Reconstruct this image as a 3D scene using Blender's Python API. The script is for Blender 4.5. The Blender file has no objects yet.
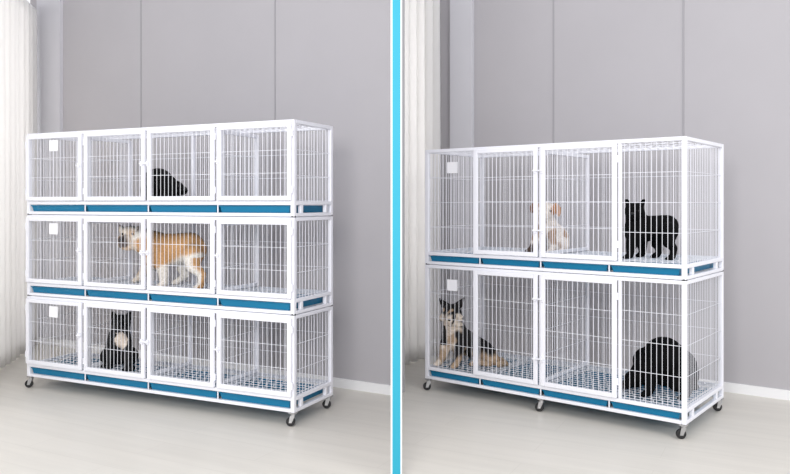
import bpy, bmesh, math, random
from mathutils import Vector, Matrix, noise
random.seed(7)
S = bpy.context.scene
COL = S.collection
F, HZ, CAMH = 750.0, 202.3, 1.30          # focal length in pixels, horizon row, eye height

# ------------------------------------------------------------------ materials
def mat(name, col, rough=.5, metal=0., spec=.5, bump=0., bscale=60., mottle=0., mscale=6., stretch=None, trans=0., coat=0.):
    m = bpy.data.materials.new(name); m.use_nodes = True
    n, l = m.node_tree.nodes, m.node_tree.links
    b = n['Principled BSDF']
    b.inputs['Base Color'].default_value = (*col, 1)
    b.inputs['Roughness'].default_value = rough
    b.inputs['Metallic'].default_value = metal
    b.inputs['Specular IOR Level'].default_value = spec
    b.inputs['Coat Weight'].default_value = coat
    tc = n.new('ShaderNodeTexCoord'); mp = n.new('ShaderNodeMapping')
    l.new(tc.outputs['Object'], mp.inputs['Vector'])
    if stretch: mp.inputs['Scale'].default_value = stretch
    if mottle:
        t = n.new('ShaderNodeTexNoise'); t.inputs['Scale'].default_value = mscale; t.inputs['Detail'].default_value = 5
        l.new(mp.outputs['Vector'], t.inputs['Vector'])
        r = n.new('ShaderNodeMapRange'); r.inputs[1].default_value = .3; r.inputs[2].default_value = .7
        r.inputs[3].default_value = 1 - mottle; r.inputs[4].default_value = 1 + mottle
        l.new(t.outputs['Fac'], r.inputs[0])
        mx = n.new('ShaderNodeVectorMath'); mx.operation = 'SCALE'
        mx.inputs[0].default_value = col
        l.new(r.outputs[0], mx.inputs['Scale']); l.new(mx.outputs[0], b.inputs['Base Color'])
    if bump:
        t2 = n.new('ShaderNodeTexNoise'); t2.inputs['Scale'].default_value = bscale
        l.new(mp.outputs['Vector'], t2.inputs['Vector'])
        bp = n.new('ShaderNodeBump'); bp.inputs['Strength'].default_value = bump; bp.inputs['Distance'].default_value = .01
        l.new(t2.outputs['Fac'], bp.inputs['Height']); l.new(bp.outputs[0], b.inputs['Normal'])
    if trans:
        o = n['Material Output']; tr = n.new('ShaderNodeBsdfTranslucent'); tr.inputs['Color'].default_value = (*col, 1)
        ms = n.new('ShaderNodeMixShader'); ms.inputs[0].default_value = trans
        l.new(b.outputs[0], ms.inputs[1]); l.new(tr.outputs[0], ms.inputs[2]); l.new(ms.outputs[0], o.inputs['Surface'])
    return m

def coat_mat(name, rough=.6, spec=.3):
    m = bpy.data.materials.new(name); m.use_nodes = True
    n, l = m.node_tree.nodes, m.node_tree.links
    b = n['Principled BSDF']; b.inputs['Roughness'].default_value = rough; b.inputs['Specular IOR Level'].default_value = spec
    a = n.new('ShaderNodeVertexColor'); a.layer_name = 'coat'
    t = n.new('ShaderNodeTexNoise'); t.inputs['Scale'].default_value = 90; t.inputs['Detail'].default_value = 3
    tc = n.new('ShaderNodeTexCoord'); l.new(tc.outputs['Object'], t.inputs['Vector'])
    r = n.new('ShaderNodeMapRange'); r.inputs[1].default_value = .3; r.inputs[2].default_value = .7; r.inputs[3].default_value = .8; r.inputs[4].default_value = 1.2
    l.new(t.outputs['Fac'], r.inputs[0])
    v = n.new('ShaderNodeVectorMath'); v.operation = 'SCALE'
    l.new(a.outputs['Color'], v.inputs[0]); l.new(r.outputs[0], v.inputs['Scale']); l.new(v.outputs[0], b.inputs['Base Color'])
    bp = n.new('ShaderNodeBump'); bp.inputs['Strength'].default_value = .25; bp.inputs['Distance'].default_value = .004
    l.new(t.outputs['Fac'], bp.inputs['Height']); l.new(bp.outputs[0], b.inputs['Normal'])
    return m

M = dict(
    wall=mat('grey_wall_paint', (.455, .44, .46), .85, bump=.05, bscale=200, mottle=.015, mscale=2),
    pil=mat('pale_pilaster', (.60, .595, .63), .8),  # pilaster strip, one tone paler than the wall
    seam=mat('wall_joint_strip', (.36, .35, .37), .8),
    base=mat('white_baseboard_paint', (.86, .86, .87), .45),
    part=mat('partition_paint', (.62, .61, .63), .85),
    cyan=mat('cyan_edge_trim', (.017, .34, .48), .6),
    bead=mat('white_corner_bead', (.9, .9, .9), .5),
    curtain=mat('white_curtain_cloth', (.93, .92, .91), .9, spec=.1, trans=.45, bump=.05, bscale=300),
    white=mat('white_powder_coat', (.86, .865, .92), .35, bump=.02, bscale=300),
    grate=mat('white_plastic_grate', (.80, .82, .87), .4),
    teal=mat('teal_plastic_tray', (.005, .17, .32), .35, spec=.3),
    rubber=mat('black_rubber', (.012, .012, .013), .5),
    steel=mat('caster_steel', (.55, .55, .56), .3, metal=1.),
    card=mat('white_card', (.9, .9, .93), .4),
    nose=mat('black_nose', (.01, .01, .01), .35), eye=mat('dark_eye', (.012, .008, .006), .1),
    coat=coat_mat('dog_coat'), coat_black=coat_mat('black_dog_coat', .8, .08),
    winframe=mat('white_window_frame', (.85, .85, .85), .4),
)
# pale floor with faint streaks and board joints
def floor_mat():
    m = bpy.data.materials.new('pale_floor'); m.use_nodes = True
    n, l = m.node_tree.nodes, m.node_tree.links; b = n['Principled BSDF']
    tc = n.new('ShaderNodeTexCoord'); mp = n.new('ShaderNodeMapping'); mp.inputs['Rotation'].default_value = (0, 0, math.radians(28))
    l.new(tc.outputs['Object'], mp.inputs['Vector'])
    br = n.new('ShaderNodeTexBrick'); br.inputs['Scale'].default_value = 1; br.inputs['Brick Width'].default_value = 1.2; br.inputs['Row Height'].default_value = .2
    br.inputs['Mortar Size'].default_value = .002; br.inputs['Color1'].default_value = (.68, .65, .595, 1); br.inputs['Color2'].default_value = (.695, .665, .61, 1)
    br.inputs['Mortar'].default_value = (.64, .61, .555, 1)
    l.new(mp.outputs[0], br.inputs['Vector'])
    mp2 = n.new('ShaderNodeMapping'); mp2.inputs['Scale'].default_value = (.6, 7, 1); l.new(mp.outputs[0], mp2.inputs['Vector'])
    t = n.new('ShaderNodeTexNoise'); t.inputs['Scale'].default_value = 2.2; t.inputs['Detail'].default_value = 7; l.new(mp2.outputs[0], t.inputs['Vector'])
    r = n.new('ShaderNodeMapRange'); r.inputs[1].default_value = .3; r.inputs[2].default_value = .7; r.inputs[3].default_value = .96; r.inputs[4].default_value = 1.03
    l.new(t.outputs['Fac'], r.inputs[0])
    v = n.new('ShaderNodeVectorMath'); v.operation = 'SCALE'; l.new(br.outputs['Color'], v.inputs[0]); l.new(r.outputs[0], v.inputs['Scale'])
    l.new(v.outputs[0], b.inputs['Base Color']); b.inputs['Roughness'].default_value = .38; b.inputs['Specular IOR Level'].default_value = .35
    return m
M['floor'] = floor_mat()
def glass_mat():
    m = bpy.data.materials.new('window_glass'); m.use_nodes = True
    n, l = m.node_tree.nodes, m.node_tree.links; b = n['Principled BSDF']; b.inputs['Roughness'].default_value = .02
    t = n.new('ShaderNodeBsdfTransparent'); x = n.new('ShaderNodeMixShader'); x.inputs[0].default_value = .93
    l.new(b.outputs[0], x.inputs[1]); l.new(t.outputs[0], x.inputs[2]); l.new(x.outputs[0], n['Material Output'].inputs['Surface'])
    return m
M['glass'] = glass_mat()

# ------------------------------------------------------------------ mesh helpers
class MB:
    def __init__(s): s.v = []; s.f = []
    def box(s, a, b):
        x0, y0, z0 = a; x1, y1, z1 = b; k = len(s.v)
        s.v += [(x0,y0,z0),(x1,y0,z0),(x1,y1,z0),(x0,y1,z0),(x0,y0,z1),(x1,y0,z1),(x1,y1,z1),(x0,y1,z1)]
        s.f += [tuple(k+i for i in q) for q in ((0,3,2,1),(4,5,6,7),(0,1,5,4),(1,2,6,5),(2,3,7,6),(3,0,4,7))]
        return s
    def rod(s, a, b, r, n=6):
        a, b = Vector(a), Vector(b); d = (b-a).normalized()
        u = d.orthogonal().normalized(); w = d.cross(u); k = len(s.v)
        for p in (a, b):
            for i in range(n):
                t = 2*math.pi*i/n; s.v.append(tuple(p + u*r*math.cos(t) + w*r*math.sin(t)))
        for i in range(n): j = (i+1) % n; s.f.append((k+i, k+j, k+n+j, k+n+i))
        s.f.append(tuple(k+i for i in reversed(range(n)))); s.f.append(tuple(k+n+i for i in range(n)))
        return s
    def prism(s, pts, z0, z1):
        k = len(s.v); n = len(pts)
        s.v += [(x, y, z0) for x, y in pts] + [(x, y, z1) for x, y in pts]
        for i in range(n): j = (i+1) % n; s.f.append((k+i, k+j, k+n+j, k+n+i))
        s.f.append(tuple(k+i for i in reversed(range(n)))); s.f.append(tuple(k+n+i for i in range(n)))
        return s
    def build(s, name, m, parent=None, bevel=0, smooth=False):
        me = bpy.data.meshes.new(name); me.from_pydata(s.v, [], s.f); me.materials.append(m)
        o = bpy.data.objects.new(name, me); COL.objects.link(o)
        if parent: o.parent = parent
        bm = bmesh.new(); bm.from_mesh(me); bmesh.ops.recalc_face_normals(bm, faces=bm.faces); bm.to_mesh(me); bm.free()
        if smooth:
            for p in me.polygons: p.use_smooth = True
        if bevel:
            b = o.modifiers.new('bevel', 'BEVEL'); b.width = bevel; b.segments = 2; b.limit_method = 'ANGLE'
        return o
def tag(o, label=None, cat=None, group=None, kind=None):
    for k, v in (('label', label), ('category', cat), ('group', group), ('kind', kind)):
        if v: o[k] = v
    return o
def empty(name, loc, rz=0):
    o = bpy.data.objects.new(name, None); o.location = loc; o.rotation_euler = (0, 0, rz); o.empty_display_size = .1; COL.objects.link(o); return o

# ------------------------------------------------------------------ the setting
def dirs(yaw): return Vector((math.cos(yaw), -math.sin(yaw), 0)), Vector((math.sin(yaw), math.cos(yaw), 0))
def ray_on_line(px, p, n):                       # where the sight line of a column meets a vertical wall plane
    d = Vector(((px-395)/F, 1, 0)); return d * (n.dot(p) / n.dot(d))
HW = 3.5
def slab(name, a, b, t, n, m, z0=0, z1=HW, kind='structure'):   # wall slab from a to b, thickness t towards n
    a, b = Vector(a), Vector(b)
    pts = [(a.x, a.y), (b.x, b.y), (b.x+n.x*t, b.y+n.y*t), (a.x+n.x*t, a.y+n.y*t)]
    o = MB().prism(pts, z0, z1).build(name, m); o['kind'] = kind; return o

fl = MB().box((-7, 0.6, -.06), (7, 10, 0)).build('floor', M['floor']); fl['kind'] = 'structure'

# left room
LW_YAW = .52; LWu, LWv = dirs(LW_YAW); LWp = Vector((-.034, 5.07, 0))
LC = ray_on_line(37, LWp, LWv)                   # far left corner
LE = ray_on_line(396, LWp, LWv)
slab('wall_left', LC - LWu*.1, LE, .12, LWv, M['wall'])
slab('baseboard_left', LC, LE - LWu*.012, .014, -LWv, M['base'], 0, .064)
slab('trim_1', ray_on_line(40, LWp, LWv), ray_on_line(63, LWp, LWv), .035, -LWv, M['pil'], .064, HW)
for i, px in enumerate((141, 275)):
    p = ray_on_line(px, LWp, LWv); slab('trim_%d' % (2+i), p - LWu*.006, p + LWu*.006, .004, -LWv, M['seam'], .064, HW)
# right room
RW_YAW = .62; RWu, RWv = dirs(RW_YAW); RWp = Vector((2.26, 5.17, 0))
RC = ray_on_line(444, RWp, RWv); RE = ray_on_line(850, RWp, RWv)
slab('wall_right', RC - RWu*.1, RE, .12, RWv, M['wall'])
slab('baseboard_right', RC, RE, .014, -RWv, M['base'], 0, .064)
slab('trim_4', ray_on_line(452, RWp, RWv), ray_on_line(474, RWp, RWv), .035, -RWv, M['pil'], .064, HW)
for i, px in enumerate((553.5, 683.5)):
    p = ray_on_line(px, RWp, RWv); slab('trim_%d' % (5+i), p - RWu*.006, p + RWu*.006, .004, -RWv, M['seam'], .064, HW)
# partition between the two rooms, its end finished in cyan with white corner beads
PF = 3.52; k = PF/F
px2x = lambda px: (px-395)*k
slab('wall_middle', (px2x(391.5), PF+.03, 0), (px2x(401.5), PF+.03, 0), 5.72-PF, Vector((0, 1, 0)), M['part'])
slab('trim_7', (px2x(392.3), PF, 0), (px2x(400.6), PF, 0), .03, Vector((0, 1, 0)), M['cyan'])
slab('trim_8', (px2x(390.8), PF, 0), (px2x(392.3), PF, 0), .03, Vector((0, 1, 0)), M['bead'])
slab('trim_9', (px2x(400.6), PF, 0), (px2x(402.0), PF, 0), .03, Vector((0, 1, 0)), M['bead'])

# windows in the left side wall of each room, with hanging curtains
def window_side(idx, corner, d, out, length, wall_name):
    """glazed opening along corner + d*t, curtain on the room side"""
    a = corner; b = corner + d*length
    t0, t1 = .25, length-.15
    slab(wall_name, a, a + d*t0, .12, out, M['wall'])
    slab(wall_name, a + d*t1, b, .12, out, M['wall'])
    slab(wall_name, a + d*t0, a + d*t1, .12, out, M['wall'], 0, .12)
    slab(wall_name, a + d*t0, a + d*t1, .12, out, M['wall'], 3.15, HW)
    mb = MB()
    def pr(s0, s1, z0, z1, th=.05):
        p, q = a + d*s0 + out*.03, a + d*s1 + out*.03
        mb.prism([(p.x, p.y), (q.x, q.y), (q.x+out.x*th, q.y+out.y*th), (p.x+out.x*th, p.y+out.y*th)], z0, z1)
    pr(t0, t1, .12, .17); pr(t0, t1, 3.10, 3.15); pr(t0, t0+.05, .17, 3.10); pr(t1-.05, t1, .17, 3.10)
    mid = (t0+t1)/2; pr(mid-.025, mid+.025, .17, 3.10)
    w = mb.build('window_%d' % idx, M['winframe']); w['kind'] = 'structure'
    for s0, s1 in ((t0+.05, mid-.025), (mid+.025, t1-.05)):
        g = MB(); p, q = a + d*s0 + out*.05, a + d*s1 + out*.05
        g.prism([(p.x, p.y), (q.x, q.y), (q.x+out.x*.006, q.y+out.y*.006), (p.x+out.x*.006, p.y+out.y*.006)], .17, 3.10)
        g.build('window_pane', M['glass'], w)

def curtain(name, a, b, amp, waves, seed, label):
    rnd = random.Random(seed); a, b = Vector(a), Vector(b); L = (b-a).length; d = (b-a)/L; n = Vector((-d.y, d.x, 0))
    N, R = int(waves*14), 24; bm = bmesh.new(); ph = [rnd.uniform(-.6, .6) for _ in range(waves+2)]; am = [rnd.uniform(.6, 1.2) for _ in range(waves+2)]
    rows = []
    for j in range(R+1):
        z = .012 + (3.04-.012)*j/R; row = []
        flare = 1 + .25*(1-j/R)
        for i in range(N+1):
            s = i/N; w = s*waves; iw = int(w); fr = w-iw
            ax = am[iw]*(1-fr) + am[iw+1]*fr; px_ = ph[iw]*(1-fr) + ph[iw+1]*fr
            off = amp*ax*flare*math.sin(2*math.pi*w + px_ + .25*math.sin(z*1.3+iw))
            p = a + d*(s*L) + n*off + d*(.35*amp*math.cos(4*math.pi*w))
            row.append(bm.verts.new((p.x, p.y, z)))
        rows.append(row)
    for j in range(R):
        for i in range(N): bm.faces.new((rows[j][i], rows[j][i+1], rows[j+1][i+1], rows[j+1][i]))
    me = bpy.data.meshes.new(name); bm.to_mesh(me); bm.free(); me.materials.append(M['curtain'])
    for p in me.polygons: p.use_smooth = True
    o = bpy.data.objects.new('cloth', me); COL.objects.link(o)
    so = o.modifiers.new('solid', 'SOLIDIFY'); so.thickness = .003
    mid = (a+b)/2; root = empty(name, (mid.x, mid.y, 0)); o.parent = root; o.location = (-mid.x, -mid.y, 0)
    e = d*.06
    rod = MB().rod(a - e - mid + Vector((0, 0, 3.06)), b + e - mid + Vector((0, 0, 3.06)), .014, 12).build('curtain_rod', M['winframe'], root, smooth=False)
    tag(root, label, 'curtain')
    return root
# left room: the side wall runs towards the viewer from the far corner
ld = Vector((.14, -.65, 0)).normalized(); lo = Vector((-ld.y, ld.x, 0)); lo = lo if lo.x < 0 else -lo
window_side(1, LC - ld*.0 + lo*.16, ld, lo, 2.6, 'wall_left_window')
curtain('curtain', LC + ld*.14, LC + ld*2.2, .035, 15, 3, 'white floor-length curtain left of the three-tier cage stack')
rd = -RWv; ro = -RWu
window_side(2, RC + ro*.13, rd, ro, 1.05, 'wall_right_window')
curtain('curtain', RC + rd*.10, RC + rd*.92, .035, 7, 8, 'white gathered curtain left of the two-tier cage, beside the cyan-edged partition')

# ------------------------------------------------------------------ cages
class Rack:
    def __init__(s, X0, Z0, yaw, W, D, H, tiers, bays, trays, low, nh, z0=.08):
        s.u, s.v = dirs(yaw); s.yaw = yaw; s.W, s.D, s.h = W, D, H/tiers; s.tiers = tiers
        s.O = Vector((X0, Z0, 0)) - s.u*W; s.z0 = z0; s.bays = bays; s.trays = trays; s.low = low; s.nh = nh
    def base(s, t): return s.z0 + s.h*t + (.0 if t == 0 else 0)
    def floor_z(s, t): return s.base(t) + s.low + .006
    def pt(s, px, py, yl):                # a point at image column/row and a depth behind the cage front
        d = Vector(((px-395)/F, 1, (HZ-py)/F)); c = Vector((0, 0, CAMH))
        t = (yl + s.v.dot(s.O)) / s.v.dot(d); return c + d*t
    def ft(s, px, yl, t, lift=0):         # on a tier's grate
        p = s.pt(px, HZ, yl); p.z = s.floor_z(t) + lift; return p

def wires(mb, x0, x1, z0, z1, y, nv, nh, r=.0016, axis='x'):
    def P(a, z): return (a, y, z) if axis == 'x' else (y, a, z)
    for i in range(nv):
        a = x0 + (x1-x0)*(i+.5)/nv; mb.rod(P(a, z0), P(a, z1), r, 5)
    for j in range(nh):
        z = z0 + (z1-z0)*(j+1)/(nh+1); off = r*1.6
        if axis == 'x': mb.rod((x0, y+off, z), (x1, y+off, z), r, 5)
        else: mb.rod((y+off, x0, z), (y+off, x1, z), r, 5)
def frame_rect(mb, x0, x1, z0, z1, y0, y1, t):
    mb.box((x0, y0, z0), (x0+t, y1, z1)).box((x1-t, y0, z0), (x1, y1, z1))
    mb.box((x0+t, y0, z0), (x1-t, y1, z0+t)).box((x0+t, y0, z1-t), (x1-t, y1, z1))

def make_module(rk, tier, label, group, dividers, doors, fixed, casters, cap=True, mullions=()):
    W, D, h, low, T = rk.W, rk.D, rk.h - .004, rk.low, .026
    org = rk.O + Vector((0, 0, rk.base(tier) + .002))
    root = empty('dog_cage', org, -rk.yaw)
    tag(root, label, 'dog cage', group)
    gx = lambda s: s*W
    # welded frame: corner posts, rails round top, deck and bottom, short struts in the tray slot
    mb = MB()
    for x in (0, W-T):
        for y in (0, D-T): mb.box((x, y, 0), (x+T, y+T, h))
    for z0, z1 in ((0, .020), (low-.022, low), (h-.022, h)):
        for y in (0, D-T): mb.box((T, y, z0), (W-T, y+T, z1))
        for x in (0, W-T): mb.box((x, T, z0), (x+T, D-T, z1))
    for s in (.25, .5, .75): 
        mb.box((gx(s)-.004, .004, .02), (gx(s)+.004, .012, low-.022))
        mb.box((gx(s)-.011, T, low-.022), (gx(s)+.011, D-T, low-.006))
        mb.box((gx(s)-.011, T, 0), (gx(s)+.011, D-T, .014))
    for x in (0, W-T):
        for s in (.17, .80): mb.box((x+.002, D*s, .02), (x+T-.002, D*s+.026, low-.022))
    for s in rk.bays[1:-1]: mb.box((gx(s)-.009, .002, low), (gx(s)+.009, T-.004, h-.022))
    for s in mullions: mb.box((gx(s)-.013, D-T, low), (gx(s)+.013, D-.004, h-.022))
    mb.build('frame', M['white'], root, bevel=.003)
    pit = .032
    # wire panels
    p = MB(); wires(p, T, W-T, low, h-.022, D-.012, int(W/pit), rk.nh); p.build('back_panel', M['white'], root)
    for x in (.012, W-.012):
        p = MB(); wires(p, T, D-T, low, h-.022, x, int((D-.05)/pit), rk.nh, axis='y'); p.build('side_panel', M['white'], root)
    p = MB()
    for i in range(int(W/.05)):
        x = T + (W-2*T)*(i+.5)/int(W/.05); p.rod((x, T*.5, h-.010), (x, D-T*.5, h-.010), .0024, 5)
    for j in range(1, 4): p.rod((T*.5, D*j/4, h-.0055), (W-T*.5, D*j/4, h-.0055), .0024, 5)
    p.build('top_panel', M['white'], root)
    # fixed wire fronts
    for i in fixed:
        x0, x1 = gx(rk.bays[i]), gx(rk.bays[i+1]); x0 += T if i == 0 else .009; x1 -= T if i == len(rk.bays)-2 else .009
        p = MB(); wires(p, x0, x1, low, h-.022, .012, round((x1-x0)/pit), rk.nh); p.build('front_panel', M['white'], root)
    # doors
    for i, hinge in doors:
        x0, x1 = gx(rk.bays[i]), gx(rk.bays[i+1])
        x0 += (T*.45 if i == 0 else .0125); x1 -= (T*.45 if i == len(rk.bays)-2 else .0125)
        z0, z1 = low + .004, h - .016; t = .027
        d = MB(); frame_rect(d, x0, x1, z0, z1, -.020, -.001, t)
        dr = d.build('door', M['white'], root, bevel=.003)
        p = MB(); wires(p, x0+t, x1-t, z0+t, z1-t, -.011, round((x1-x0-2*t)/pit), rk.nh); p.build('wire_mesh', M['white'], dr)
        lx = x1 if hinge == 'l' else x0; sg = 1 if hinge == 'l' else -1
        zs = (.52,) if rk.tiers == 3 else (.24, .78)
        for q in zs:
            z = z0 + (z1-z0)*q; b = MB()
            b.box((lx-sg*.020, -.032, z-.016), (lx-sg*.004, -.020, z+.016))
            b.rod((lx-sg*.024, -.030, z), (lx+sg*.012, -.030, z), .0055, 8)
            b.rod((lx-sg*.014, -.044, z), (lx-sg*.014, -.030, z), .006, 8)
            b.build('latch', M['white'], dr, bevel=.001)
        hx = x0 if hinge == 'l' else x1
        for q in (.14, .86):
            z = z0 + (z1-z0)*q
            MB().rod((hx-sg*.004, -.012, z-.02), (hx-sg*.004, -.012, z+.02), .007, 10).build('hinge', M['white'], dr)
    # removable dividers
    for s in dividers:
        x = gx(s); d = MB(); t = .022; y0, y1, z0, z1 = .032, D-.032, low+.012, h-.036
        for a, b in (((y0, z0), (y0+t, z1)), ((y1-t, z0), (y1, z1)), ((y0+t, z0), (y1-t, z0+t)), ((y0+t, z1-t), (y1-t, z1))):
            d.box((x-.009, a[0], a[1]), (x+.009, b[0], b[1]))
        dv = d.build('divider', M['white'], root, bevel=.002)
        p = MB(); wires(p, y0+t, y1-t, z0+t, z1-t, x, int((D-.1)/pit), rk.nh, axis='y'); p.build('wire_mesh', M['white'], dv)
    # slotted deck, one panel per tray
    n = rk.trays
    for i in range(n):
        x0, x1 = W*i/n + (.024 if i == 0 else .004), W*(i+1)/n - (.024 if i == n-1 else .004)
        y0, y1 = .028, D-.028; z0, z1 = low+.0035, low+.006; g = MB()
        frame_rect_xy(g, x0, x1, y0, y1, z0, z1, .012)
        ny = max(6, int((y1-y0)/.050)); dy = (y1-y0-.024)/ny
        for j in range(1, ny): y = y0+.012+dy*j; g.box((x0+.012, y-.004, z0), (x1-.012, y+.004, z1))
        nx = int((x1-x0)/.054); dx = (x1-x0-.036)/nx
        for j in range(ny):
            for q in range(nx+1):
                x = x0 + .018 + dx*(q + (.5 if j % 2 else 0))
                if x > x1 - .02: continue
                yy = y0 + .012 + dy*j; sk = .008 if j % 2 else -.008
                k = len(g.v); a = x-.0045; b = x+.0045
                g.v += [(a-sk,yy,z0),(b-sk,yy,z0),(b+sk,yy+dy,z0),(a+sk,yy+dy,z0),(a-sk,yy,z1-.001),(b-sk,yy,z1-.001),(b+sk,yy+dy,z1-.001),(a+sk,yy+dy,z1-.001)]
                g.f += [tuple(k+w for w in qq) for qq in ((0,3,2,1),(4,5,6,7),(0,1,5,4),(1,2,6,5),(2,3,7,6),(3,0,4,7))]
        g.build('deck_grate', M['grate'], root)
        # tray: open shallow pan with flared rim
        ix0, ix1 = W*i/n + (.034 if i == 0 else .010), W*(i+1)/n - (.034 if i == n-1 else .010)
        iy0, iy1 = .006, D-.04; b0 = .0215; hh = low-.022-.0225
        tr = bmesh.new(); f_ = .012
        def ring(x0, x1, y0, y1, z): return [tr.verts.new(q) for q in ((x0,y0,z),(x1,y0,z),(x1,y1,z),(x0,y1,z))]
        A = ring(ix0+f_, ix1-f_, iy0+f_, iy1-f_, b0); B = ring(ix0+.004, ix1-.004, iy0+.006, iy1-.004, b0+hh*.80)
        Bq = ring(ix0, ix1, iy0, iy1, b0+hh*.82); C = ring(ix0, ix1, iy0, iy1, b0+hh*.92); Dq = ring(ix0+.009, ix1-.009, iy0+.009, iy1-.009, b0+hh*.92); E_ = ring(ix0+f_+.004, ix1-f_-.004, iy0+f_+.004, iy1-f_-.004, b0+.004)
        for P, Q in ((A, B), (B, Bq), (Bq, C), (C, Dq), (Dq, E_)):
            for w in range(4): z = (w+1) % 4; tr.faces.new((P[w], P[z], Q[z], Q[w]))
        tr.faces.new(list(reversed(A))); tr.faces.new(E_)
        bmesh.ops.recalc_face_normals(tr, faces=tr.faces)
        me = bpy.data.meshes.new('tray'); tr.to_mesh(me); tr.free(); me.materials.append(M['teal'])
        to = bpy.data.objects.new('tray', me); COL.objects.link(to); to.parent = root; to['label'] = 'teal blue slide-out tray'
    # name card on the first panel
    bx = gx(rk.bays[0]); bw = gx(rk.bays[1])
    cx = bx + bw*(.52 if rk.tiers == 3 else .57); cz = h - .022 - (.07 if rk.tiers == 3 else .105)
    yy = -.017 if 0 in [d[0] for d in doors] else .006
    cd = MB().box((cx-.038, yy-.003, cz-.036), (cx+.038, yy, cz+.036)); cd.box((cx-.041, yy-.005, cz-.039), (cx+.041, yy-.002, cz-.033)); cd.box((cx-.041, yy-.005, cz-.036), (cx-.036, yy-.002, cz+.036)); cd.box((cx+.036, yy-.005, cz-.036), (cx+.041, yy-.002, cz+.036))
    o = cd.build('name_card', M['card'], root); o['label'] = 'blank white name card'
    # rubber feet between tiers
    for x in (T/2, W-T/2):
        for y in (T/2, D-T/2):
            if tier: 
                f = MB().rod((x, y, -.0038), (x, y, .004), .0145, 12).build('rubber_foot', M['rubber'], root)
    # casters
    for cx_, cy_ in casters:
        x, y = cx_*W, cy_*D; x = min(max(x, .02), W-.02); y = min(max(y, .02), D-.02)
        a = math.radians(random.uniform(15, 65)); dx, dy = math.cos(a), math.sin(a); px_, py_ = -dy, dx
        c = MB(); c.box((x-.020, y-.020, -.008), (x+.020, y+.020, .0)); c.rod((x, y, -.018), (x, y, -.008), .014, 12)
        wx, wy, wz = x - dx*.014, y - dy*.014, -(rk.z0+.002) + .027
        for sg in (-1, 1):
            ox, oy = px_*sg*.0135, py_*sg*.0135; k = len(c.v); th = .0015
            prof = [(x+dx*.012, y+dy*.012, -.018), (x-dx*.016, y-dy*.016, -.018), (wx-dx*.010, wy-dy*.008, wz-.006), (wx+dx*.008, wy+dy*.008, wz-.006)]
            for e in (-th, th):
                c.v += [(q[0]+ox+px_*e, q[1]+oy+py_*e, q[2]) for q in prof]
            c.f += [tuple(k+w for w in q) for q in ((0,1,2,3),(7,6,5,4),(0,4,5,1),(1,5,6,2),(2,6,7,3),(3,7,4,0))]
        c.rod((wx-px_*.018, wy-py_*.018, wz), (wx+px_*.018, wy+py_*.018, wz), .004, 8)
        co = c.build('caster', M['steel'], root)
        w = MB(); w.rod((wx-px_*.010, wy-py_*.010, wz), (wx+px_*.010, wy+py_*.010, wz), .027, 24)
        w.build('wheel', M['rubber'], co, bevel=.003); 
    return root
def frame_rect_xy(mb, x0, x1, y0, y1, z0, z1, t):
    mb.box((x0, y0, z0), (x0+t, y1, z1)).box((x1-t, y0, z0), (x1, y1, z1)).box((x0+t, y0, z0), (x1-t, y0+t, z1)).box((x0+t, y1-t, z0), (x1-t, y1, z1))

LR = Rack(-.582, 4.329, .435, 2.205, .454, 1.702, 3, [0, .25, .5, .75, 1], 4, .090, 2)
RR = Rack(1.590, 4.095, .670, 1.764, .741, 1.584, 2, [0, .225, .5, .787, 1], 4, .084, 3)
LD = [(0, 'l'), (1, 'l'), (2, 'r'), (3, 'r')]
corners = [(0, 0), (1, 0), (0, 1), (1, 1)]
G1, G2 = 'stacked tiers of the left cage rack', 'stacked tiers of the right cage rack'
make_module(LR, 0, 'bottom tier on casters of the three-tier cage, holding a sitting dog with cream chest', G1, (.25, .5, .75), LD, (), corners)
make_module(LR, 1, 'middle tier of the white three-tier cage, holding a tan bulldog', G1, (.25, .75), LD, (), (), mullions=(.5,))
make_module(LR, 2, 'top tier of the white three-tier cage, holding a small black dog lying down', G1, (.25, .75), LD, (), (), mullions=(.5,))
RD = [(1, 'l'), (2, 'r')]
make_module(RR, 0, 'lower tier on casters of the white two-tier cage, holding a black and tan dog', G2, (.5,), RD, (0, 3), corners + [(.5, 0), (.5, 1)])
make_module(RR, 1, 'upper tier of the two-tier cage, holding a cream dog and a standing black dog', G2, (.5,), RD, (0, 3), ())

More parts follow.
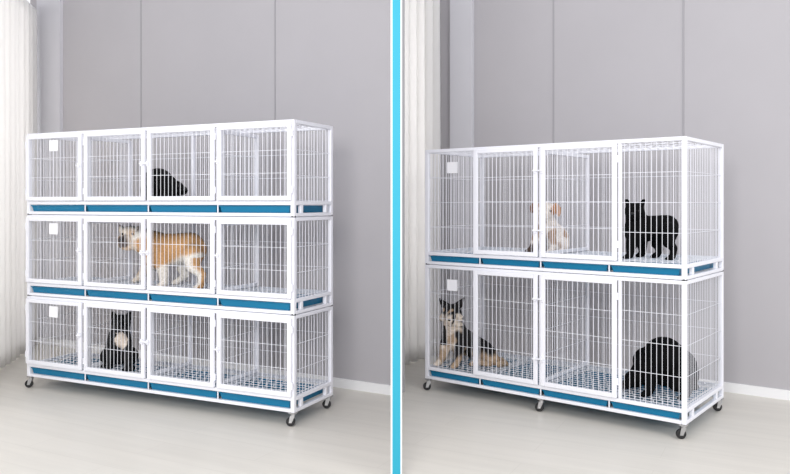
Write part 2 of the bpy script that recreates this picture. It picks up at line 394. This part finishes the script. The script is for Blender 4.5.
# ------------------------------------------------------------------ dogs
def ball_pts(c, r, n=10):
    out = []
    for i in range(n+1):
        th = math.pi*i/n
        for j in range(2*n):
            ph = math.pi*j/n; out.append(Vector((c[0]+r*math.sin(th)*math.cos(ph), c[1]+r*math.sin(th)*math.sin(ph), c[2]+r*math.cos(th))))
    return out
class Dog:
    def __init__(s, rk, tier): s.rk = rk; s.t = tier; s.prims = []; s.bits = []; s.z = rk.floor_z(tier)
    def P(s, q):
        """(column,row,depth) or (column,None,depth,lift): on the deck"""
        return s.rk.ft(q[0], q[2], s.t, q[3]) if q[1] is None else s.rk.pt(*q[:3])
    def cap(s, *chain):                    # chain of (point, radius)
        c = [(s.P(q), r) for q, r in chain]
        for (a, ra), (b, rb) in zip(c, c[1:]): s.prims.append(ball_pts(a, ra) + ball_pts(b, rb))
        return s
    def ball(s, q, r, sc=(1, 1, 1)):       # scale along cage x, cage depth, up
        c = s.P(q); pts = []
        for p in ball_pts((0, 0, 0), r): pts.append(c + s.rk.u*p.x*sc[0] + s.rk.v*p.y*sc[1] + Vector((0, 0, p.z*sc[2])))
        s.prims.append(pts); return s
    def fan(s, pts, r):                    # thin flap such as an ear: hull of several small balls
        o = []
        for q in pts: o += ball_pts(s.P(q), r, 6)
        s.prims.append(o); return s
    def paw(s, px, yl, r=.028, ang=0.0):
        """paw on the deck with four toes pointing to the cage front"""
        p = s.rk.ft(px, yl, s.t, r*.75); f = (-s.rk.v*math.cos(ang) - s.rk.u*math.sin(ang)); l = f.cross(Vector((0, 0, 1)))
        s.prims.append(ball_pts(p, r*.78) + ball_pts(p + f*r*.6 - Vector((0, 0, r*.15)), r*.6))
        for k in (-1.5, -.5, .5, 1.5):
            c = p + f*r*(1.15 - .12*abs(k)) + l*k*r*.36 - Vector((0, 0, r*.32)); s.prims.append(ball_pts(c, r*.40, 6))
        return s
    def bit(s, name, q, r, m, sc=(1, 1, 1), label=None): s.bits.append((name, s.P(q), r, m, sc, label)); return s
    def build(s, label, coatf, m, vox=.0075, at=None):
        bm = bmesh.new()
        for pts in s.prims:
            vs = [bm.verts.new(p) for p in pts]
            r = bmesh.ops.convex_hull(bm, input=vs)
            junk = [e for e in set(r['geom_interior'] + r['geom_unused']) if isinstance(e, bmesh.types.BMVert) and e.is_valid]
            bmesh.ops.delete(bm, geom=junk, context='VERTS')
        org = s.P(at) if at else Vector((0, 0, 0)); org.z = s.z
        # keep everything on or above the deck
        for v in bm.verts: v.co.z = max(v.co.z, s.z + .0008)
        bm.transform(Matrix.Translation(-org))
        tmp = bpy.data.meshes.new('tmp'); bm.to_mesh(tmp); bm.free()
        to = bpy.data.objects.new('tmp', tmp); COL.objects.link(to)
        a = to.modifiers.new('r', 'REMESH'); a.mode = 'VOXEL'; a.voxel_size = vox; a.use_smooth_shade = True
        b = to.modifiers.new('s', 'SMOOTH'); b.iterations = 5; b.factor = .5
        dg = bpy.context.evaluated_depsgraph_get(); dg.update()
        me = bpy.data.meshes.new_from_object(to.evaluated_get(dg)); bpy.data.objects.remove(to)
        me.name = 'dog'; me.materials.clear(); me.materials.append(m)
        zmin = min(v.co.z for v in me.vertices)
        for v in me.vertices: v.co.z -= zmin - .0006
        for p in me.polygons: p.use_smooth = True
        at_ = me.color_attributes.new('coat', 'FLOAT_COLOR', 'POINT')
        O, u, vv = s.rk.O, s.rk.u, s.rk.v
        for i, v in enumerate(me.vertices):
            w = v.co + org - O
            c = coatf(Vector((w.dot(u), w.dot(vv), v.co.z)), v.normal, Vector((v.normal.dot(u), v.normal.dot(vv), v.normal.z)))
            at_.data[i].color = (*c, 1)
        o = bpy.data.objects.new('dog', me); COL.objects.link(o); o.location = org
        tag(o, label, 'dog')
        for nm, p, r, mm, sc, lb in s.bits:
            k = MB(); e = bmesh.new(); bmesh.ops.create_uvsphere(e, u_segments=12, v_segments=8, radius=r)
            e.transform(Matrix.Diagonal((*sc, 1))); e.transform(Matrix.Rotation(-s.rk.yaw, 4, 'Z'))
            mb = bpy.data.meshes.new(nm); e.to_mesh(mb); e.free(); mb.materials.append(mm)
            for q in mb.polygons: q.use_smooth = True
            b = bpy.data.objects.new(nm, mb); COL.objects.link(b); b.parent = o; b.location = p - org
            if lb: b['label'] = lb
        return o
    def loc(s, q):                          # cage-local coordinates of a point (x along front, depth, height above the deck)
        w = s.P(q); d = w - s.rk.O; return Vector((d.dot(s.rk.u), d.dot(s.rk.v), w.z - s.z))
def mix(a, b, t): t = max(0, min(1, t)); return tuple(x*(1-t)+y*t for x, y in zip(a, b))
def ss(a, b, x): t = max(0, min(1, (x-a)/(b-a))); return t*t*(3-2*t)
def nz(p, s): return noise.noise(p*s)
BLACK = (.0035, .0035, .004)

# 1 tan and white bulldog, standing across the middle tier, facing left and looking out
d = Dog(LR, 1)
d.cap(((160, 250, .22), .112), ((176, 249, .23), .106), ((190, 247, .24), .098))
d.ball((158, 254, .22), .105, (.95, .95, 1.08)); d.ball((194, 250, .24), .09, (.8, 1.1, 1))
d.cap(((158, 246, .22), .095), ((144, 241, .19), .085), ((133, 237, .16), .074))
d.ball((131, 236, .15), .074, (1.05, .95, .98)); d.ball((125.5, 241, .10), .044, (1.15, .95, .85)); d.cap(((129, 246, .11), .032), ((124, 246, .085), .026))
d.cap(((128, 239, .09), .028), ((130, 246, .10), .022)); d.cap(((121, 239, .085), .026), ((120.5, 245, .085), .02))
d.fan([(123, 227, .15), (120, 225, .14), (119.5, 231, .12), (122, 229, .12)], .008); d.fan([(138, 227, .17), (141, 226, .17), (143, 233, .15), (140, 229, .15)], .009)
d.cap(((160, 258, .15), .056), ((163, 271, .14), .036), ((164, None, .14, .03), .027)); d.paw(163.5, .125, .032, .3)
d.cap(((152, 258, .31), .056), ((144, 272, .31), .036), ((139, None, .30, .03), .027)); d.paw(138, .285, .032, .3)
d.cap(((193, 254, .17), .068), ((193, 266, .15), .044), ((202, 274, .16), .027), ((201, None, .15, .03), .023)); d.paw(200, .13, .031, .3)
d.cap(((189, 256, .32), .064), ((183, 268, .31), .042), ((186, 275, .32), .026), ((179, None, .31, .03), .022)); d.paw(177, .295, .029, .4)
d.cap(((199, 243, .25), .016), ((204, 247, .26), .010))
for q in ((132.5, 234, .082), (122.5, 234, .082)): d.bit('eye', q, .0075, M['eye'])
d.bit('nose', (121.5, 239.5, .052), .014, M['nose'], (1.2, .8, .9))
hd = d.loc((131, 236, .15)); mz = d.loc((124, 242, .08)); ch = d.loc((160, 250, .2)); rp = d.loc((190, 247, .2))
def coat_b(p, n, nl):
    tan, wht, dark = (.56, .315, .14), (.82, .77, .70), (.06, .035, .025)
    if p.x < ch.x - .14:                     # head and throat
        c = mix((.74, .65, .55), (.66, .50, .36), ss(-.2, .3, nz(p, 14)))
        c = mix((.09, .07, .065), c, ss(.035, .06, (p-mz).length + .012*nz(p, 30)))
        c = mix(c, (.10, .06, .045), ss(.055, .08, (p-hd).z) if n.z > -.2 else 0)
        return c
    f = (p.x - ch.x)/(rp.x-ch.x); line = .125 + .09*ss(.1, 1., f) + .03*nz(p, 9)
    c = mix(wht, tan, ss(line-.015, line+.02, p.z))
    if p.z > .12 and p.x < ch.x - .045: c = mix(wht, tan, ss(-.1, .25, nz(p, 10) + .15))
    if p.z < .2 and p.x > rp.x + .02: c = mix(wht, tan, ss(.3, .75, nl.x))
    c = mix(c, dark, .8*ss(.345, .375, p.z + .01*nz(p, 20)))
    return c
d.build('tan and white bulldog standing in the middle tier of the three-tier cage, facing left', coat_b, M['coat'], at=(170, None, .22, 0))

# 2 black dog with a cream chest sitting in the bottom tier, facing out
d = Dog(LR, 0)
d.ball((118.5, 352, .25), .098, (1.02, 1, .95)); d.cap(((118.5, 351, .23), .094), ((119.5, 337, .17), .076))
d.cap(((119.5, 338, .16), .072), ((120.5, 327, .15), .058))
d.ball((121, 323, .135), .064, (1.06, .95, .92)); d.ball((121, 327.5, .085), .036, (1.25, .8, .85)); d.cap(((117.5, 329, .075), .018), ((117, 332, .08), .014)); d.cap(((124.5, 329, .075), .018), ((125, 332, .08), .014))
d.fan([(112.5, 320, .14), (117, 317, .14), (112.3, 312.5, .13), (113.5, 312.5, .13)], .009); d.fan([(125, 317, .14), (130, 320, .14), (130.2, 312.5, .13), (128.8, 312.5, .13)], .009)
d.cap(((111.5, 343, .15), .038), ((110.5, 355, .13), .028), ((110.5, None, .12, .025), .022)); d.paw(110.3, .105, .026)
d.cap(((127, 343, .15), .038), ((127.5, 355, .13), .028), ((127.5, None, .12, .025), .022)); d.paw(127.5, .105, .026)
d.ball((108.5, 356, .20), .058, (.8, 1.15, 1.1)); d.ball((130, 356, .20), .058, (.8, 1.15, 1.1)); d.paw(106, .115, .026, .3); d.paw(132.5, .12, .026, -.3)
for q in ((116.5, 323, .075), (125.5, 323, .075)): d.bit('eye', q, .008, M['eye'])
d.bit('nose', (121, 326, .055), .009, M['nose'], (1.3, .8, .8))
cc = d.loc((119.5, 341, .1))
def coat_c(p, n, nl):
    e = math.hypot((p.x-cc.x)/.046, (p.z-cc.z)/.072) + .45*nz(p, 26)
    return mix((.72, .62, .53), BLACK, max(ss(.85, 1.0, e), ss(-.3, -.05, nl.y)))
d.build('black dog with cream chest and upright ears sitting in the three-tier cage', coat_c, M['coat'], vox=.0065, at=(118.5, None, .2, 0))

# 3 small black dog lying in the top tier
d = Dog(LR, 2)
d.ball((158, 183.5, .22), .104, (.95, 1.15, 1.0)); d.ball((153, 190, .25), .085); d.cap(((159, 181, .2), .082), ((168, 185, .17), .064), ((174, 189.5, .15), .052))
d.ball((175, 188.5, .15), .056, (1.1, 1, .95)); d.cap(((178, 190, .135), .040), ((183.5, 190.5, .12), .028)); 
d.fan([(170, 183.5, .12), (174, 183.5, .12), (170, 189, .10), (168.5, 187, .11)], .008); d.fan([(171, 183, .19), (175, 183.5, .19), (172, 187, .205)], .008)
d.cap(((165, 194, .13), .034), ((172, None, .10, .022), .022)); d.paw(176, .085, .022, -1.0); d.cap(((168, 194, .22), .034), ((178, None, .22, .022), .022)); d.paw(182, .215, .022, -1.0)
d.ball((152, 194, .16), .055, (1.2, .8, .8))
d.bit('nose', (186, 189, .112), .010, M['nose']); d.bit('eye', (178.5, 186, .088), .006, M['eye'])
d.build('small black dog lying in the top tier of the three-tier cage, nose right', lambda p, n, nl: BLACK, M['coat_black'], vox=.0065, at=(165, None, .18, 0))

# 4 cream dog with brown ears sitting behind the centre post, upper right tier
d = Dog(RR, 1)
d.ball((555, 240, .52), .098, (1.05, 1.05, .95)); d.cap(((556, 239, .50), .092), ((548, 229, .43), .076))
d.cap(((548, 229, .42), .072), ((545, 217, .40), .060)); d.ball((545, 211, .385), .070, (1.05, .95, .95)); d.ball((543.5, 216, .32), .036, (1.15, 1, .85)); d.cap(((543.5, 219, .32), .026), ((543, 220, .30), .02))
d.fan([(535.5, 204, .39), (534, 203, .38), (530.5, 207, .37), (531.5, 212, .36), (534, 210, .37)], .010); d.fan([(554.5, 204, .40), (556, 203.5, .40), (560, 208, .38), (559, 216, .37), (556, 212, .37)], .010)
d.cap(((539, 234, .40), .040), ((534, 244, .36), .028), ((532, None, .34, .025), .022)); d.paw(530.5, .32, .027, .4)
d.cap(((552, 235, .38), .040), ((552, 245, .35), .028), ((552, None, .34, .025), .023)); d.paw(551.5, .32, .027, .2)
d.ball((561, 245, .43), .060, (.9, 1.2, 1)); d.ball((545, 245, .50), .058, (.9, 1.2, 1)); d.paw(562, .34, .027, .1)
d.bit('eye', (550.5, 211, .318), .008, M['eye']); d.bit('eye', (540, 211, .318), .008, M['eye']); d.bit('nose', (543, 214.5, .283), .012, M['nose'], (1.2, .8, .9))
eL = d.loc((532, 208, .37)); eR = d.loc((558, 210, .38)); f1 = d.loc((530, None, .32, 0))
def coat_w(p, n, nl):
    w = mix((.78, .71, .64), (.42, .28, .19), ss(.15, .45, nz(p, 13)))
    c = mix((.16, .075, .04), w, ss(.045, .06, (p-eL).length + .01*nz(p, 20)))
    c = mix((.50, .24, .10), c, ss(.045, .058, (p-eR).length + .01*nz(p, 20)))
    c = mix((.07, .045, .035), c, ss(.05, .075, (p-f1).length))
    return c
d.build('cream dog with brown ears sitting behind the centre post of the two-tier cage', coat_w, M['coat'], at=(552, None, .46, 0))

# 5 black bat-eared dog standing in the upper right tier
d = Dog(RR, 1)
d.cap(((638, 229, .28), .084), ((652, 228, .30), .076), ((667, 226, .32), .068)); d.ball((637, 231, .28), .082, (.95, .95, 1.05)); d.ball((669, 227, .32), .066, (.75, 1.1, 1.05))
d.cap(((638, 225, .27), .072), ((635, 213, .24), .056)); d.ball((634.5, 211, .22), .056, (1.08, .95, .92)); d.ball((633, 215, .175), .034, (1.25, .9, .9))
d.fan([(626.5, 206, .22), (630.5, 204, .22), (626, 199.5, .21), (627.2, 199.5, .21)], .008); d.fan([(638.5, 204, .23), (643, 206, .23), (644.6, 200, .22), (642.8, 200, .22)], .008)
d.cap(((634, 238, .22), .046), ((630.5, 248, .20), .028), ((630, None, .19, .022), .021)); d.paw(628.5, .165, .026, .4)
d.cap(((641, 238, .36), .042), ((642.5, 248, .37), .027), ((642, None, .37, .022), .021)); d.paw(640.5, .35, .025, .4)
d.cap(((669, 231, .25), .055), ((668, 242, .23), .034), ((674, 248, .25), .021), ((672.5, None, .24, .022), .019)); d.paw(671, .22, .025, .4)
d.cap(((662, 232, .38), .052), ((656, 243, .36), .033), ((660, 249, .37), .021), ((657.5, None, .35, .022), .019)); d.paw(655.5, .33, .025, .4)
d.cap(((672, 221, .33), .014), ((676, 223, .34), .009))
d.bit('eye', (630, 211, .165), .006, M['eye']); d.bit('eye', (638.5, 211, .168), .006, M['eye']); d.bit('nose', (632.5, 213.5, .138), .009, M['nose'], (1.3, .8, .8))
d.build('black bat-eared dog standing at the right end of the two-tier cage', lambda p, n, nl: BLACK, M['coat_black'], vox=.0065, at=(650, None, .3, 0))

# 6 black and tan husky-like dog sitting in the lower left of the right rack
d = Dog(RR, 0)
d.cap(((454, 334, .23), .086), ((466, 343, .33), .090), ((482, 353, .40), .092)); d.ball((484, 355, .40), .092, (1.1, 1, .9)); d.ball((453, 337, .22), .088, (.95, .95, 1.15))
d.cap(((455, 331, .22), .082), ((452, 319, .19), .066)); d.ball((451.5, 313, .18), .070, (1.08, .95, .92)); d.ball((442.5, 318, .165), .026); d.ball((460.5, 318, .175), .026)
d.cap(((450.5, 316, .125), .038), ((449.5, 320, .064), .026)); d.cap(((450.5, 321, .12), .026), ((449.7, 323.5, .085), .018))
d.fan([(441.5, 307, .19), (448, 303.5, .19), (439.5, 298.5, .18), (443, 305, .165)], .007); d.fan([(455, 303.5, .20), (461.5, 307, .20), (464, 298, .19), (459.5, 305, .17)], .007)
d.cap(((446.5, 343, .18), .046), ((443, 356, .13), .030), ((440.5, None, .09, .03), .024)); d.paw(439.5, .065, .031, .2)
d.cap(((459, 344, .20), .046), ((458, 357, .13), .030), ((456.5, None, .09, .03), .024)); d.paw(455.5, .065, .031, .2)
d.ball((488, 359, .32), .074, (1.2, .7, .95)); d.cap(((488, 366, .26), .034), ((478, None, .22, .026), .026)); d.paw(475, .20, .030, .7)
d.cap(((494, 361, .42), .038), ((501, 362, .40), .034), ((505, 364, .33), .026), ((498, None, .24, .03), .022))
for q in ((446.3, 312.5, .115), (456, 312.5, .122)): d.bit('eye', q, .0068, M['eye'])
d.bit('nose', (449, 320, .048), .011, M['nose'], (1.2, .8, .9))
hh_ = d.loc((451.5, 313, .18)); ms = d.loc((449.7, 321, .08)); hp = d.loc((484, 355, .4)); cf = d.loc((452, 337, .14))
def coat_h(p, n, nl):
    blk, tan, crm = (.010, .009, .010), (.46, .33, .22), (.72, .62, .52)
    k = .02*nz(p, 18)
    if p.z > hh_.z - .085 and p.x < hh_.x + .10:          # head: dark crown, pale cheeks and brow spots, dark muzzle bridge
        dx = p.x - hh_.x; dz = p.z - hh_.z
        c = mix(crm, blk, ss(-.006, .014, dz + k + .35*max(0, nl.y)))
        for sx in (-.033, .033):
            c = mix(tan, c, ss(.012, .02, math.hypot(dx-sx, dz-.024)*1.25) if nl.y < 0 else 1)
        c = mix(blk, c, ss(.008, .016, abs(dx+.006)) if nl.y < .2 and dz > -.045 else 1)
        if dz < -.055: c = mix(c, blk, .7*ss(-.1, .3, nz(p, 22)))
        c = mix(c, blk, ss(-.1, .35, nl.y))
        return c
    if p.z < .13 and p.x < hp.x - .10: return mix(crm, tan, ss(-.2, .3, nz(p, 15)))
    c = mix(mix(crm, tan, ss(-.2, .2, nz(p, 13))), blk, max(ss(.028, .045, abs(p.x-cf.x+.012) + 1.5*k), ss(-.3, 0, nl.y)))
    if p.x > cf.x + .07: c = mix(tan, blk, ss(.055, .095, p.z + k))
    return c
d.build('black and tan dog with pricked ears sitting in the two-tier cage', coat_h, M['coat'], vox=.0065, at=(465, None, .28, 0))

# 7 black dog crouching with its head down, lower right
d = Dog(RR, 0)
d.ball((664, 359, .34), .128, (1.02, .95, 1.05)); d.cap(((664, 358, .34), .125), ((679, 366, .37), .105)); d.cap(((660, 360, .33), .11), ((647, 366, .30), .082)); d.ball((682, 369, .36), .10, (.9, 1, 1.1)); d.ball((647, 361, .33), .085, (1, 1, 1)); d.ball((668, 374, .34), .095, (1.25, 1, .8))
d.cap(((648, 365, .29), .075), ((637, 377, .24), .056)); d.ball((634, 379, .22), .054, (1.1, 1, .95)); d.cap(((631, 381, .19), .038), ((625.5, 385, .155), .028))
d.fan([(636, 373, .17), (640, 372, .18), (639, 381, .155), (636.5, 380, .155)], .008); d.fan([(634, 372, .27), (638, 371, .28), (636, 378, .29)], .008)
d.cap(((650, 375, .24), .050), ((650, 386, .18), .032), ((649, None, .15, .025), .024)); d.paw(646.5, .125, .029, .6)
d.cap(((655, 376, .42), .048), ((648, 386, .42), .03), ((644, None, .40, .025), .022)); d.paw(642, .38, .028, .6)
d.cap(((684, 374, .27), .070), ((676, 384, .22), .044), ((688, 389, .24), .028), ((686, None, .21, .025), .022)); d.paw(684, .19, .029, .3)
d.cap(((688, 374, .46), .066), ((689, 384, .45), .042), ((694, 387, .46), .028), ((692, None, .44, .025), .022)); d.paw(690, .42, .029, .3)
d.bit('nose', (623.2, 385, .142), .010, M['nose']); d.bit('eye', (630, 377.5, .172), .006, M['eye'])
d.build('black dog crouching with arched back and lowered head in the two-tier cage', lambda p, n, nl: BLACK, M['coat_black'], at=(665, None, .32, 0))

# ------------------------------------------------------------------ light, sky, camera
w = bpy.data.worlds.new('world'); S.world = w; w.use_nodes = True
bg = w.node_tree.nodes['Background']; bg.inputs[0].default_value = (.95, .96, 1., 1); bg.inputs[1].default_value = 1.0
def area(name, loc, target, sx, sy, power, col=(1, 1, 1)):
    l = bpy.data.lights.new(name, 'AREA'); l.shape = 'RECTANGLE'; l.size = sx; l.size_y = sy; l.energy = power; l.color = col
    o = bpy.data.objects.new(name, l); COL.objects.link(o); o.location = loc
    o.rotation_euler = (Vector(target)-Vector(loc)).to_track_quat('-Z', 'Y').to_euler(); return o
area('unseen_soft_light', (3.3, .2, 3.1), (.6, 4.8, .9), 2.0, 1.6, 58, (1, .985, .96))  # unseen soft key light from the upper right
area('unseen_soft_light', (-1.0, -1.0, 2.7), (-1.2, 5.2, .5), 2.2, 1.6, 150, (1, .985, .97))  # added frontal fill behind the camera, brightens the left room
for nm, corner, d_, o_, ln, pw in (('window_daylight', LC, ld, lo, 2.2, 50), ('window_daylight', RC, rd, ro, 1.0, 26)):
    q = corner + d_*(ln*.5) + o_*.75; t = q - o_
    area(nm, (q.x, q.y, 1.65), (t.x, t.y, 1.65), ln, 2.8, pw, (1, .99, .97))
S.view_settings.view_transform = 'Standard'; S.view_settings.look = 'None'; S.view_settings.gamma = 1; S.view_settings.use_curve_mapping = False
S.view_settings.exposure = 0.12
c = bpy.data.cameras.new('camera'); c.sensor_width = 36; c.lens = 36*F/790; c.shift_y = -(237-HZ)/790; c.clip_start = .05
co = bpy.data.objects.new('camera', c); COL.objects.link(co); co.location = (0, 0, CAMH); co.rotation_euler = (math.pi/2, 0, 0)
S.camera = co
